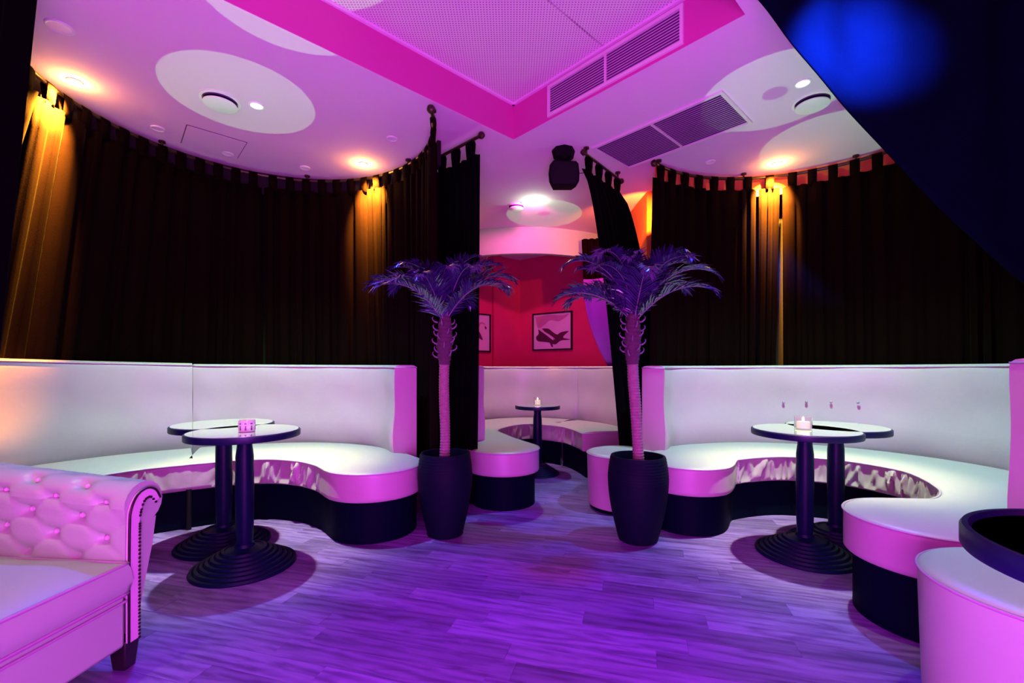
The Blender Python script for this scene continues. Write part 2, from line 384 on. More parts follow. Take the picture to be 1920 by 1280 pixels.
# ================================================================== CURTAINS
def curtain(name, label, top, bot, z0, z1, fpm, amp0, amp1, m, seed, group=None, tabs=True, tabw=.07, tabpitch=.135, rows=16, tabh=.10, ease=1.0):
    """top/bot: plan curves (lists of Vectors) with the same parameter; folds perpendicular to them"""
    r = random.Random(seed)
    t0 = thing(name, label, 'curtain', (top[0].x, top[0].y, z0), 0, group)
    def arcl(c):
        s = [0]
        for i in range(len(c)-1): s.append(s[-1]+(c[i+1]-c[i]).length)
        return s
    def samp(c, s, f):
        x = f*s[-1]; i = 0
        while i < len(s)-2 and s[i+1] < x: i += 1
        t = (x-s[i])/max(1e-9, s[i+1]-s[i]); d = (c[i+1]-c[i]).normalized()
        return c[i].lerp(c[i+1], t), d
    st, sb = arcl(top), arcl(bot); L = st[-1]
    nf = max(3, int(L*fpm)); nu = nf*9+1
    ph = [0]
    for i in range(nu-1): ph.append(ph[-1]+(0.55+0.9*r.random() if i % 9 == 0 else (ph[-1]-ph[-2] if i else .7)))
    # irregular phase per fold
    steps = [r.uniform(.55, 1.5) for _ in range(nf)]
    tot = sum(steps); xs = []; acc = 0
    for k in range(nf):
        for q in range(9): xs.append((acc+steps[k]*q/9)/tot)
        acc += steps[k]
    xs.append(1.0)
    am = [r.uniform(.45, 1.25) for _ in range(nf+1)]
    sl = [r.uniform(-1, 1) for _ in range(nf+1)]
    mb = MB(); vs = []
    for i, x in enumerate(xs):
        k = min(i//9, nf-1); q = (i % 9)/9 if i < len(xs)-1 else 1
        a = am[k]*(1-q)+am[k+1]*q
        for j in range(rows):
            h = j/(rows-1)
            pt, dt = samp(top, st, x); pb, db = samp(bot, sb, x)
            he = h**ease; p = pt.lerp(pb, he); d = dt.lerp(db, he).normalized(); n = Vector((-d.y, d.x, 0))
            amp = (amp0+(amp1-amp0)*min(1, h*1.6))*a
            wv = math.cos(2*PI*q+0.5*math.sin(3*h+k))+.25*math.cos(4*PI*q+2*h*sl[k])
            dd = n*amp*wv+d*amp*.5*math.sin(4*PI*q)
            vs.append((p.x+dd.x, p.y+dd.y, z1+(z0-z1)*h))
    n = len(xs)
    fs = [(i*rows+j, (i+1)*rows+j, (i+1)*rows+j+1, i*rows+j+1) for i in range(n-1) for j in range(rows-1)]
    mb.add(vs, fs)
    obj('cloth', mb, m, t0, smooth=180, world=True, solid=.006)
    if tabs:
        nt_ = int(L/tabpitch)
        for k in range(nt_):
            p, d = samp(top, st, (k+.5)/nt_)
            tb = MB(); nn = Vector((-d.y, d.x, 0))
            # loop over the rod
            loop = [(-.006, -.02), (-.016, tabh*.5), (-.020, tabh), (-.010, tabh+.022), (.010, tabh+.022), (.020, tabh), (.016, tabh*.5), (.006, -.02)]
            vv = []
            for (o_, z_) in loop:
                for s_ in (-1, 1):
                    q = p+nn*o_+d*s_*tabw/2; vv.append((q.x, q.y, z1+z_))
            tb.add(vv, [(2*i, 2*i+2, 2*i+3, 2*i+1) for i in range(len(loop)-1)])
            obj('tab', tb, m, t0, smooth=60, world=True, solid=.004)
    return t0

ZR = 2.90          # rail height
def ring(c, r, a0, a1, n=50, flare=None):
    out = []
    for i in range(n+1):
        a = a0+(a1-a0)*i/n; rr = r+(flare(a) if flare else 0)
        out.append(Vector((c[0]+rr*math.cos(math.radians(a)), c[1]+rr*math.sin(math.radians(a)), 0)))
    return out
def lflare(a):      # curtains tucked behind the sofa back flare outwards on the far left
    t = max(0, min(1, (a-95)/65)); return .06+.52*t*t*(3-2*t)
GL = 'brown velvet curtains round the left alcove'
TABZ = ZR-.11
curtain('curtain', 'long dark velvet curtain lit gold at its top, far left alcove edge', ring(LC, LR, 198, 226), ring(LC, LR, 203, 226, flare=lflare), .02, TABZ, 9, .022, .035, M['velvet'], 11, GL)
curtain('curtain', 'dark velvet curtain behind the left sofa, gold lit only at its left end', ring(LC, LR, 196, 118), ring(LC, LR, 190, 118, flare=lflare), .02, TABZ, 8, .018, .030, M['velvet'], 12, GL)
curtain('curtain', 'dark velvet curtain behind the left sofa, gold lit only at its right end', ring(LC, LR, 117, 62), ring(LC, LR, 117, 60, flare=lflare), .02, TABZ, 8, .018, .030, M['velvet'], 13, GL)
curtain('curtain', 'velvet curtain with violet fold edges hanging left of the left palm', ring(LC, LR, 63, 3), ring(LC, LR, 62, 3, flare=lambda a: .04*max(0, a/60)), .02, TABZ, 10, .02, .034, M['velvet'], 14, GL)
def rod(name, label, pts, r=.014, finials=(1, 1), group=None, posts=()):
    t0 = thing(name, label, 'curtain rod', tuple(pts[0]), 0, group)
    mb = MB(); mb.tube(pts, r, 10); obj('rail', mb, 'rod', t0, world=True)
    for k, e in enumerate((pts[0], pts[-1])):
        if finials[k]:
            mb = MB(); mb.ball(e, r*2.2); obj('finial', mb, 'rod', t0, world=True)
    for p in posts:
        mb = MB(); mb.tube([(p[0], p[1], p[2]), (p[0], p[1], ZC+.002)], .009, 8); mb.lathe([(.025, -.012), (.025, 0)], 16, (p[0], p[1], ZC))
        obj('bracket', mb, 'rod', t0, world=True)
    return t0
def zed(pts, z): return [Vector((p.x, p.y, z)) for p in pts]
lp = zed(ring(LC, LR, 226, 0), ZR)
rod('curtain_rod', 'curved bronze curtain rod following the left alcove ceiling', lp, posts=[lp[4], lp[16], lp[28], lp[40], lp[49]])
rp = zed(ring(RC, RR, 132, -35), ZR)
rod('curtain_rod', 'curved bronze curtain rod following the right alcove ceiling', rp, posts=[rp[1], rp[14], rp[26], rp[40]])
# partition panel beside the left palm
bl0, bl1 = Vector((-.66, 3.86, 0)), Vector((-.262, 3.49, 0))
rod('curtain_rod', 'short black curtain rod with ball end beside the left palm', zed([bl0-Vector((.03, -.03, 0)), bl1+Vector((.025, -.025, 0))], 2.88), r=.013, posts=[bl0.to_3d()+Vector((.02, -.02, 2.88))])
curtain('curtain', 'narrow black velvet curtain hanging straight behind the left palm', [bl0, bl0.lerp(bl1, .5), bl1], [bl0+Vector((-.03, 0, 0)), bl0.lerp(bl1, .5), bl1+Vector((-.035, 0, 0))], .02, 2.75, 12, .012, .02, M['blackvelvet'], 21, tabpitch=.15, tabw=.075)
# leaning panel behind the right palm
br0, br1 = Vector((.60, 3.76, 0)), Vector((1.06, 4.34, 0))
rod('curtain_rod', 'short black curtain rod above the leaning black curtain', zed([br0, br0.lerp(br1, .5), br1], 2.89), r=.012, posts=[br0.to_3d()+Vector((.03, .04, 2.89)), br1.to_3d()+Vector((-.05, -.06, 2.89))])
curtain('curtain', 'black velvet curtain leaning to the right behind the right palm', [br0, br0.lerp(br1, .5), br1], [Vector((.99, 3.92, 0)), Vector((1.30, 4.18, 0)), Vector((1.60, 4.44, 0))], .02, 2.76, 12, .012, .022, M['blackvelvet'], 22, tabpitch=.16, tabw=.07, rows=30, ease=.6)
GR = 'brown velvet curtains round the right alcove'
curtain('curtain', 'dark velvet curtain at the left of the right alcove, orange gaps between tabs', ring(RC, RR, 131, 80), ring(RC, RR+.05, 131, 80), .02, TABZ, 8, .018, .03, M['velvet'], 31, GR, tabpitch=.15)
curtain('curtain', 'narrow velvet curtain glowing gold between two dark slits, right alcove', ring(RC, RR, 79, 71), ring(RC, RR+.05, 79, 73), .02, TABZ, 14, .012, .02, M['velvet'], 32, GR)
curtain('curtain', 'dark velvet curtain right of the gold strip in the right alcove', ring(RC, RR, 70, -35), ring(RC, RR+.05, 69, -35), .02, TABZ, 8, .02, .034, M['velvet'], 33, GR, tabpitch=.15)
# small curtain and violet drape in the far room opening
curtain('curtain', 'small dark curtain with a gold edge at right end of cream pelmet', [Vector((.93, 5.98, 0)), Vector((1.35, 5.90, 0))], [Vector((.96, 5.98, 0)), Vector((1.35, 5.90, 0))], 2.02, 2.80, 14, .015, .02, M['velvet'], 41, tabs=False)
mb = MB()
mb.grid(lambda s, t: Vector((.94+.33*t**2+s*.55, 5.90-.12*s+.03*math.sin(s*9+t), 2.25-1.15*t)), 24, 16)
tag(obj('curtain', mb, 'violet', smooth=180, solid=.01), 'violet drape hanging beside the red wall of the far room', 'curtain')

# near black drapes framing the view
def swag(name, label, fn, m, nu=60, nv=30):
    mb = MB(); mb.grid(fn, nu, nv); o = obj(name, mb, m, smooth=180, solid=.012); return tag(o, label, 'drape')
def ldrape(s, t):
    # s: 0 = free edge, 1 = away; t: down
    z = ZC-.01-t*2.55
    xe = -2.235-.31*t
    return Vector((xe-s*1.0, 2.10+.04*math.cos(s*40)*(0.4+t), z))
swag('black_drape', 'black velvet drape closing the left edge of view', ldrape, M['blackvelvet'])
def rdrape(s, t):
    x = 1.163+(3.6-1.163)*s
    ze = 2.955-1.2021*(x-1.16)+.1836*(x-1.16)*(x-1.833)
    z = (ZC-.004)+(ze-(ZC-.004))*t
    return Vector((x, 2.20+(.022*math.cos(s*52+2*math.sin(s*9))+.012*math.cos(s*23+t*3))*(.08+.9*(1-t)), z))
swag('black_drape', 'black drape swept diagonally across the upper right corner with blue glow', rdrape, M['bluevelvet'], 160, 20)

# ================================================================== SOFAS
def stroke(ctrl, cap0='round', cap1='round', step=.015):
    """ctrl: (x,y,hw). returns closed outline [(point, outward normal, side, s)], side -1 = right hand, +1 = left hand"""
    d = catmull([(x, y, h) for x, y, h in ctrl], step); n = len(d)
    L, R = [], []; s = 0
    for i, p in enumerate(d):
        if i: s += (Vector(p[:2])-Vector(d[i-1][:2])).length
        q = d[min(i+1, n-1)]-d[max(i-1, 0)]; t = Vector((q.x, q.y, 0)).normalized(); nn = Vector((-t.y, t.x, 0))
        c = Vector((p.x, p.y, 0))
        L.append((c+nn*p.z, nn, 1, s, t)); R.append((c-nn*p.z, -nn, -1, s, t))
    out = [(a, b, c_, s_) for a, b, c_, s_, t in R]
    def cap(p, t, hwid, s_, flip):
        res = []; nn = Vector((-t.y, t.x, 0)); K = 22
        for k in range(1, K):
            a = PI*k/K
            v = (-nn*math.cos(a)+t*math.sin(a)) if not flip else (nn*math.cos(a)-t*math.sin(a))
            res.append((p+v*hwid, v, 0, s_))
        return res
    e = d[-1]
    if cap1 == 'round': out += cap(Vector((e.x, e.y, 0)), R[-1][4], e.z, s, False)
    out += [(a, b, c_, s_) for a, b, c_, s_, t in reversed(L)]
    e = d[0]
    if cap0 == 'round': out += cap(Vector((e.x, e.y, 0)), R[0][4], e.z, 0, True)
    return out

def extrude_outline(out, prof, disp=None, cap_top=True, cap_bot=True):
    mb = MB(); n = len(out); vs = []
    for inset, z in prof:
        for (p, nn, side, s) in out:
            dd = disp(side, s, z) if disp else 0
            q = p-nn*(inset-dd); vs.append((q.x, q.y, z+(0 if not disp else 0)))
    fs = []
    for k in range(len(prof)-1):
        for i in range(n):
            j = (i+1) % n; fs.append((k*n+i, k*n+j, (k+1)*n+j, (k+1)*n+i))
    if cap_bot: fs.append(tuple(range(n))[::-1])
    if cap_top: fs.append(tuple((len(prof)-1)*n+i for i in range(n)))
    return mb.add(vs, fs)

def folds(seed, length, inner, dens=24, amp=.013):
    r = random.Random(seed); F = []
    for k in range(int(length*dens)):
        F.append((r.random()*length, r.uniform(.010, .028), r.uniform(-.5, .9), r.uniform(.4, 1.2), r.uniform(.30, .40)))
    def f(side, s, z):
        if side != inner: return 0
        e = min(1, s/.35, (length-s)/.35); e = max(0, e)
        zz = (z-.27)/.16; v = 0
        for c, wd, sl, a, zc in F:
            x = s-c-sl*(z-.35)
            if abs(x) < wd*3: v += a*math.exp(-(x/wd)**2)
        return (v*amp-.008)*e*max(0, min(1, zz*5))*max(0, min(1, (1-zz)*3+.15))
    return f

def seat_parts(t0, ctrl, inner, seed, cap0='round', cap1='round', zs=.44, skirt=True, leg_at=None):
    out = stroke(ctrl, cap0, cap1)
    length = max(o[3] for o in out)
    f = folds(seed, length, inner)
    zb = .262
    prof = [(.02, zb-.004), (.006, zb)]+[(0, zb+.008+(zs-.02-zb)*k/9) for k in range(10)]+[(.004, zs-.006), (.012, zs), (.03, zs+.004), (.07, zs+.010), (.13, zs+.015)]
    obj('seat', extrude_outline(out, prof, f), 'leather', t0, smooth=40, world=True)
    mb = MB(); mb.tube([Vector((p.x+nn.x*.002, p.y+nn.y*.002, zs-.006)) for p, nn, _, _ in out], .0055, 6, closed=True)
    obj('piping', mb, 'piping', t0, smooth=180, world=True)
    obj('plinth', extrude_outline(out, [(.035, 0.0), (.035, .20), (.03, zb)]), 'plinth', t0, smooth=40, world=True)

def back_part(t0, ctrl, front, ztop=1.10, ztop2=None, name='backrest', zbot=.27, cap='flat'):
    """ctrl in order; front = side (+1/-1) that faces the seat"""
    out = stroke(ctrl, cap, cap, step=.02)
    n = len(out); L = max(o[3] for o in out); zt2 = ztop2 if ztop2 else ztop
    prof = []
    for k in range(15):
        z = zbot+(1.0-.0)*(ztop-zbot)*k/14
        prof.append(z)
    def front_bulge(h): # h 0..1 height fraction above the floor
        return .035*math.exp(-((h-.50)/.13)**2)+.010*math.exp(-((h-.9)/.1)**2)-.006
    mb = MB(); vs = []
    rings = [(0.0, z) for z in prof[:-1]]+[(0.0, ztop-.022), (.006, ztop-.008), (.018, ztop), (.04, ztop+.003)]
    r = random.Random(int(L*1000))
    ph = [r.uniform(0, 6) for _ in range(4)]
    for inset, z in rings:
        for (p, nn, side, s) in out:
            h = z/ztop; b = 0
            edge = min(1, min(s, L-s)/.05+.35)
            if side == front: b = front_bulge(h)*edge+.0025*math.sin(s*9+ph[0]+z*5)*math.sin(z*14+ph[1])
            q = p+nn*(b-inset); zz = z+(zt2-ztop)*(s/L)*(z-zbot)/(ztop-zbot)
            vs.append((q.x, q.y, zz))
    fs = []
    for k in range(len(rings)-1):
        for i in range(n):
            j = (i+1) % n; fs.append((k*n+i, k*n+j, (k+1)*n+j, (k+1)*n+i))
    fs.append(tuple(range(n))[::-1]); fs.append(tuple((len(rings)-1)*n+i for i in range(n)))
    mb.add(vs, fs); obj(name, mb, 'leather', t0, smooth=50, world=True)
    mb = MB(); mb.tube([Vector((p.x+nn.x*.002, p.y+nn.y*.002, ztop-.014+(zt2-ztop)*s/L)) for p, nn, _, s in out], .005, 6, closed=True)
    obj('back_piping', mb, 'piping', t0, smooth=180, world=True)
    obj('back_plinth', extrude_outline(stroke([(x, y, h-.012) for x, y, h in ctrl], 'flat', 'flat', step=.03), [(0, 0), (0, zbot)]), 'plinth', t0, smooth=40, world=True)

# ---- left alcove: two modules meeting at a seam
sA = thing('curved_sofa', 'white curved sofa section at left edge of left alcove, left of seam', 'sofa', (-2.7, 3.0, 0), 0, 'curved sofa sections of the left alcove')
seat_parts(sA, [(-2.90, 2.42, .36), (-2.82, 2.80, .36), (-2.62, 3.10, .36), (-2.36, 3.30, .36)], -1, 5, 'flat', 'flat')
back_part(sA, [(-3.36, 2.62, .075), (-3.27, 2.95, .075), (-3.16, 3.20, .075), (-2.96, 3.50, .075), (-2.68, 3.745, .075)], -1, 1.145, 1.118)
back_part(sA, [(-3.16, 2.60, .075), (-3.28, 2.60, .075)], -1, 1.15, name='wing')
mb = MB(); mb.tube([(-2.165, 3.00, 0), (-2.165, 3.00, .27)], .016, 10); obj('leg', mb, 'black', sA, world=True)
sB = thing('curved_sofa', 'white curved sofa section with rounded end right of seam in left alcove', 'sofa', (-1.6, 3.5, 0), 0, 'curved sofa sections of the left alcove')
seat_parts(sB, [(-2.345, 3.31, .36), (-2.05, 3.46, .35), (-1.70, 3.52, .35), (-1.36, 3.42, .34), (-1.10, 3.22, .32), (-.93, 3.02, .315)], -1, 6, 'flat', 'round')
back_part(sB, [(-2.665, 3.76, .075), (-2.32, 3.93, .08), (-1.88, 4.01, .08), (-1.33, 3.92, .08), (-1.0, 3.70, .08), (-.80, 3.37, .085)], -1, 1.112, 1.10)

# ---- right alcove
sR = thing('curved_sofa', 'long white curved sofa wrapping the two tables of right alcove', 'sofa', (2.2, 3.0, 0))
seat_parts(sR, [(1.22, 3.12, .285), (1.45, 3.42, .30), (2.0, 3.57, .31), (2.52, 3.36, .315), (2.78, 2.82, .33), (2.55, 2.24, .31), (2.18, 1.94, .29), (1.78, 1.93, .285)], -1, 9)
back_part(sR, [(1.095, 3.48, .085), (1.30, 3.78, .08), (1.70, 3.93, .08), (2.25, 3.95, .08), (2.75, 3.72, .08), (3.12, 3.35, .08), (3.22, 2.85, .08), (3.02, 2.25, .08), (2.55, 1.82, .08), (2.0, 1.70, .085)], -1, 1.095, 1.115)
inner_path = catmull([(1.70, 3.85, 0), (2.25, 3.87, 0), (2.70, 3.655, 0), (3.045, 3.31, 0), (3.14, 2.85, 0)], .004)
for (u, v) in ((1469, 754), (1512, 753), (1558, 753), (1609, 754)):
    p = min(inner_path, key=lambda q: abs(q.x/q.y-(u-960)/FPX))
    mb = MB(); mb.ball((p.x*.996, p.y*.996, 1.08-(v-HOR)*p.y/FPX), .011, 8); obj('button', mb, 'piping', sR, world=True)

# ---- middle alcove, two modules
sM = thing('curved_sofa', 'white curved sofa with rounded end in the far middle alcove', 'sofa', (0, 5.2, 0), 0, 'curved sofa sections of the middle alcove')
seat_parts(sM, [(-.07, 3.64, .29), (-.30, 4.15, .29), (-.45, 4.7, .30), (-.20, 5.27, .31), (.22, 5.50, .31), (.62, 5.30, .31)], -1, 15, 'round', 'flat')
back_part(sM, [(-.30, 3.85, .075), (-.60, 4.2, .08), (-.84, 4.75, .08), (-.58, 5.52, .08), (-.05, 5.93, .08), (.45, 5.90, .08), (.86, 5.66, .08)], -1, 1.10)
sN = thing('curved_sofa', 'white curved sofa section with a chrome leg before the leaning curtain', 'sofa', (.9, 4.8, 0), 0, 'curved sofa sections of the middle alcove')
seat_parts(sN, [(.64, 5.285, .31), (.82, 5.05, .30), (.92, 4.75, .29), (.96, 4.45, .27)], -1, 16, 'flat', 'flat')
back_part(sN, [(.885, 5.64, .08), (1.13, 5.30, .08), (1.26, 4.85, .08), (1.30, 4.50, .08)], -1, 1.10)
mb = MB(); mb.tube([(.545, 4.88, 0), (.545, 4.88, .27)], .014, 10); obj('leg', mb, 'chrome', sN, world=True)

# ================================================================== TABLES
def table(label, loc, h=.74, r=.28, rb=.255, group=None, top='tabletop'):
    t0 = thing('round_table', label, 'table', loc, 0, group)
    mb = MB(); mb.lathe([(r-.012, -.001), (r-.002, .0), (r, .004), (r, .030), (r-.004, .034), (r-.012, .034)], 64, (0, 0, h-.036)); obj('edge_band', mb, 'edge', t0, smooth=40)
    mb = MB(); mb.lathe([(r-.010, 0), (r-.010, .004)], 64, (0, 0, h-.004)); obj('tabletop', mb, top, t0, smooth=40)
    mb = MB(); mb.box((0, 0, h-.042), (r*1.15, .05, .014)); mb.box((0, 0, h-.042), (.05, r*1.15, .014)); obj('support', mb, 'black', t0, bevel=.003)
    mb = MB(); mb.lathe([(.036, .10), (.042, .16), (.044, .25), (.046, .40), (.044, h-.14), (.037, h-.08), (.040, h-.05)], 32); obj('column', mb, 'iron', t0, smooth=50)
    k = rb/.255
    prof = [(.255*k, 0), (.258*k, .006)]
    rr = .255*k; z = .012
    for i in range(7):
        r1 = rr; r2 = rr-.024*k
        prof += [(r1, z), (r1-.003, z+.006), (r2+.008, z+.009), (r2+.004, z+.004+.0)]
        rr = r2; z += .0135
    prof += [(.05, z+.004), (.045, z+.02)]
    mb = MB(); mb.lathe(prof, 64); obj('base', mb, 'iron', t0, smooth=30)
    return t0
TL1 = Vector((-1.462, 2.45, 0)); TL2 = Vector((-1.775, 2.76, 0)); TR1 = Vector((1.70, 2.60, 0)); TR2 = Vector((1.995, 2.76, 0)); TM = Vector((.262, 4.6, 0))
ta = table('round pedestal table nearest in left alcove, patterned candle glass on it', TL1, .74, .277)
table('round pedestal table half hidden behind its neighbour in left alcove', TL2, .74, .277)
table('round pedestal table in right alcove with glowing candle glass', TR1, .725, .277)
table('round pedestal table behind the candle table in right alcove', TR2, .725, .272)
table('small round pedestal table in the far middle alcove', TM, .70, .23, .22)
# foreground tray-edged table
ft = thing('round_table', 'black glossy round table with raised rim at right foreground', 'table', (1.19, .79, 0))
R0 = .285; H0 = .745
mb = MB(); mb.lathe([(R0-.02, -.002), (R0-.003, 0), (R0, .005), (R0, .040), (R0-.004, .046), (R0-.014, .046), (R0-.018, .040), (R0-.020, .034)], 96, (0, 0, H0-.046)); obj('raised_rim', mb, 'edge', ft, smooth=40)
mb = MB(); mb.lathe([(R0-.019, 0), (R0-.019, .006)], 96, (0, 0, H0-.018)); obj('tabletop', mb, 'blackgloss', ft, smooth=40)
mb = MB(); mb.lathe([(.04, .08), (.045, .3), (.04, H0-.05)], 32); obj('column', mb, 'iron', ft, smooth=50)
mb = MB(); mb.lathe([(.19, 0), (.19, .012), (.15, .03), (.10, .045), (.05, .085)], 48); obj('base', mb, 'iron', ft, smooth=30)

# candle glasses
def votive(label, loc, r=.032, h=.06, lit=True):
    t0 = thing('candle_glass', label, 'candle holder', loc)
    if lit:
        mb = MB(); mb.lathe([(r*.9, 0), (r, .006), (r, h), (r-.003, h), (r-.003, .008)], 32, close=False); mb.lathe([(.001, .0), (r*.9, 0)], 32, close=False); obj('glass', mb, 'glass', t0, smooth=50)
        mb = MB(); mb.lathe([(r*.72, .008), (r*.74, h*.62), (r*.6, h*.64), (.002, h*.60)], 24); obj('candle', mb, 'candle', t0, smooth=50)
        mb = MB(); mb.ball((0, 0, h*.78), .006, 8, 2.0); obj('flame', mb, 'flame', t0)
    else:
        mb = MB(); mb.lathe([(r*.96, 0), (r, .006), (r, h), (r-.003, h), (r-.004, .008), (.001, .007)], 32); obj('glass', mb, 'patterned', t0, smooth=50)
        pm = MB(); rg = random.Random(4)
        for k in range(9):
            a = 2*PI*k/9+.2; ww = rg.uniform(.006, .009)
            for (z_, hh_, w_) in ((.012, .012, ww), (.024, .012, ww*.6), (.044, .006, ww*1.3)):
                ax = (Vector((-math.sin(a), math.cos(a), 0)), Vector((math.cos(a), math.sin(a), 0)), Vector((0, 0, 1)))
                pm.box((math.cos(a)*(r+.0004), math.sin(a)*(r+.0004), z_+hh_/2-.002), (w_, .0015, hh_), axes=ax)
        obj('printed_pattern', pm, 'inkglass', t0, smooth=0)
        mb = MB(); mb.lathe([(r*.8, .008), (r*.8, h*.45), (.002, h*.44)], 24); obj('candle', mb, 'candle', t0, smooth=50)
    return t0
votive('pink patterned candle glass on nearest left alcove table', (-1.42, 2.40, .741), .040, .062, False)
votive('glowing candle glass on the front table of right alcove', (1.69, 2.60, .726), .045, .075)
votive('glowing candle glass on the far middle table', (.262, 4.58, .701), .038, .085)

# ================================================================== STOOLS
def stool(label, loc, r, h, m='leather2'):
    t0 = thing('round_stool', label, 'stool', loc)
    mb = MB(); n = 72; prof = [(r*.955, .03), (r*.965, .045)]+[(r*(.965+.035*k/7), .05+(h-.07)*k/7) for k in range(8)]+[(r-.004, h-.008), (r-.014, h), (r-.05, h+.008), (r-.14, h+.013), (.02, h+.015)]
    mb.lathe(prof, n); obj('cover', mb, m, t0, smooth=50)
    mb = MB(); mb.tube([(math.cos(2*PI*k/n)*(r+.001), math.sin(2*PI*k/n)*(r+.001), h-.012) for k in range(n)], .005, 6, closed=True); obj('piping', mb, 'piping', t0, smooth=180)
    mb = MB(); mb.lathe([(r*.9, 0), (r*.9, .035)], 48); obj('plinth', mb, 'plinth', t0, smooth=40)
    return t0
stool('round pale leather stool in right foreground below the black table', (1.585, 1.30, 0), .305, .445)
stool('round pale leather stool half hidden behind the right palm pot', (.86, 3.50, 0), .27, .43, 'leather')

# ================================================================== ARMCHAIR
def armchair():
    t0 = thing('chesterfield_armchair', 'pale pink button-tufted leather armchair with nail trim in left foreground', 'armchair', (-1.36, 1.58, 0), math.radians(-5))
    DEP = .82; WID = .88                     # local: +x front plane at 0, body extends to -x; far arm outer side at +y
    ZS = .300
    # profile of the arm in (y,z), y=0 inner face
    def arm_prof():
        pr = [(0.0, .27), (0.0, .36), (.0, .45), (.002, .53), (.000, .58)]
        cy, cz, r = .075, .585, .078
        for k in range(0, 13):
            a = math.radians(185-k*20.5)
            pr.append((cy+r*math.cos(a), cz+r*math.sin(a)))
        pr += [(.125, .52), (.110, .42), (.085, .32), (.062, .22), (.052, .105)]
        return pr
    PR = arm_prof()
    buttons = []
    def tuft(x, lenp):
        """depth of the diamond tufting at x along and l up the face"""
        px, pz = .20, .13
        a = x/px; b = lenp/pz
        d1 = abs(((a+b/1)/1+.5) % 1-.5); d2 = abs(((a-b/1)/1+.5) % 1-.5)
        crease = math.exp(-(d1/.07)**2)+math.exp(-(d2/.07)**2)
        u_ = ((a+b+.5) % 1-.5); v_ = ((a-b+.5) % 1-.5); rr = math.hypot(u_, v_)
        return (.008*crease+.028*math.exp(-(rr/.20)**2))
    def arm(sign, y0, x_from, x_to, name):
        mb = MB(); nx = 110; sub = []
        for i in range(len(PR)-1):
            a, b = PR[i], PR[i+1]; L_ = math.hypot(b[0]-a[0], b[1]-a[1]); n = max(1, int(L_/.011))
            for k in range(n): sub.append((a[0]+(b[0]-a[0])*k/n, a[1]+(b[1]-a[1])*k/n))
        sub.append(PR[-1])
        acc = 0; ls = [0]
        for i in range(1, len(sub)): acc += math.hypot(sub[i][0]-sub[i-1][0], sub[i][1]-sub[i-1][1]); ls.append(acc)
        m_ = len(sub); vs = []
        for i in range(nx+1):
            x = x_from+(x_to-x_from)*i/nx
            for j, (yy, zz) in enumerate(sub):
                ta_, tb_ = sub[max(0, j-1)], sub[min(m_-1, j+1)]
                ty, tz = tb_[0]-ta_[0], tb_[1]-ta_[1]; q = math.hypot(ty, tz) or 1
                ny, nz = -tz/q, ty/q           # outward (towards -y on the inner face)
                e = min(1, abs(x-x_from)/.10)
                dep = tuft(x, ls[j])*e if .10 < ls[j] < .47 else 0
                if ls[j] < .16: dep *= (ls[j]-.10)/.06
                if ls[j] > .40: dep *= (.47-ls[j])/.07
                vs.append((x, y0+sign*(yy-ny*dep), zz-nz*dep+(-x)*.09*max(0, min(1, (zz-.3)/.2))))
        fs = [(i*m_+j, (i+1)*m_+j, (i+1)*m_+j+1, i*m_+j+1) for i in range(nx) for j in range(m_-1)]
        # close ends and bottom
        fs.append(tuple(range(m_))); fs.append(tuple(nx*m_+j for j in range(m_))[::-1])
        mb.add(vs, fs)
        o = obj(name, mb, 'leather2', t0, smooth=60)
        # buttons where creases cross
        for ia in range(-12, 1):
            for ib in range(0, 8):
                if (ia+ib) % 1: continue
                for off in (0, .5):
                    a_, b_ = ia+off, ib+off
                    x = a_*.20; l = b_*.13
                    if not (x_to+.05 < x < x_from-.09 and .15 < l < .40): continue
                    j = min(range(m_), key=lambda q: abs(ls[q]-l))
                    yy, zz = sub[j]; ta_, tb_ = sub[j-1], sub[j+1]; ty, tz = tb_[0]-ta_[0], tb_[1]-ta_[1]; q = math.hypot(ty, tz)
                    ny, nz = -tz/q, ty/q
                    bm_ = MB(); bm_.ball((x, y0+sign*(yy-ny*.026), zz-nz*.026+(-x)*.09), .010, 8)
                    obj('button', bm_, 'trim', t0)
        return o
    arm(1, 0.0, -.006, -DEP+.02, 'arm')
    arm(-1, -.72, -.006, -DEP+.02, 'arm')
    # front facing panel of each arm and its nail trim
    for s_, y0 in ((1, 0.0), (-1, -.72)):
        strip = [(.002, .11), (.002, .30), (.004, .52), (.010, .58), (.035, .625), (.075, .640), (.110, .625), (.130, .59)]
        wdt = [.040, .040, .040, .042, .040, .036, .030, .022]
        inn, outr = [], []
        for i, (yy, zz) in enumerate(strip):
            a, b = strip[max(0, i-1)], strip[min(len(strip)-1, i+1)]; ty, tz = b[0]-a[0], b[1]-a[1]; q = math.hypot(ty, tz)
            ny, nz = tz/q, -ty/q; inn.append((yy, zz)); outr.append((yy+ny*wdt[i], zz+nz*wdt[i]))
        def dens(l):
            c = catmull([(p[0], p[1], 0) for p in l], .0125); return [(p.x, p.y) for p in c]
        inn, outr = dens(inn), dens(outr); K = 40
        def at_(l, t):
            x = t*(len(l)-1); i = min(int(x), len(l)-2); return (l[i][0]+(l[i+1][0]-l[i][0])*(x-i), l[i][1]+(l[i+1][1]-l[i][1])*(x-i))
        vs = []
        for k in range(K+1):
            for l in (inn, outr):
                yy, zz = at_(l, k/K)
                for xx in (.007, -.004): vs.append((xx, y0+s_*yy, zz-.002))
        fs = []
        for k in range(K):
            a = 4*k; b = a+4
            fs += [(a, b, b+2, a+2), (a+1, a+3, b+3, b+1), (a, a+1, b+1, b), (a+2, b+2, b+3, a+3)]
        fs += [(0, 2, 3, 1), (4*K, 4*K+1, 4*K+3, 4*K+2)]
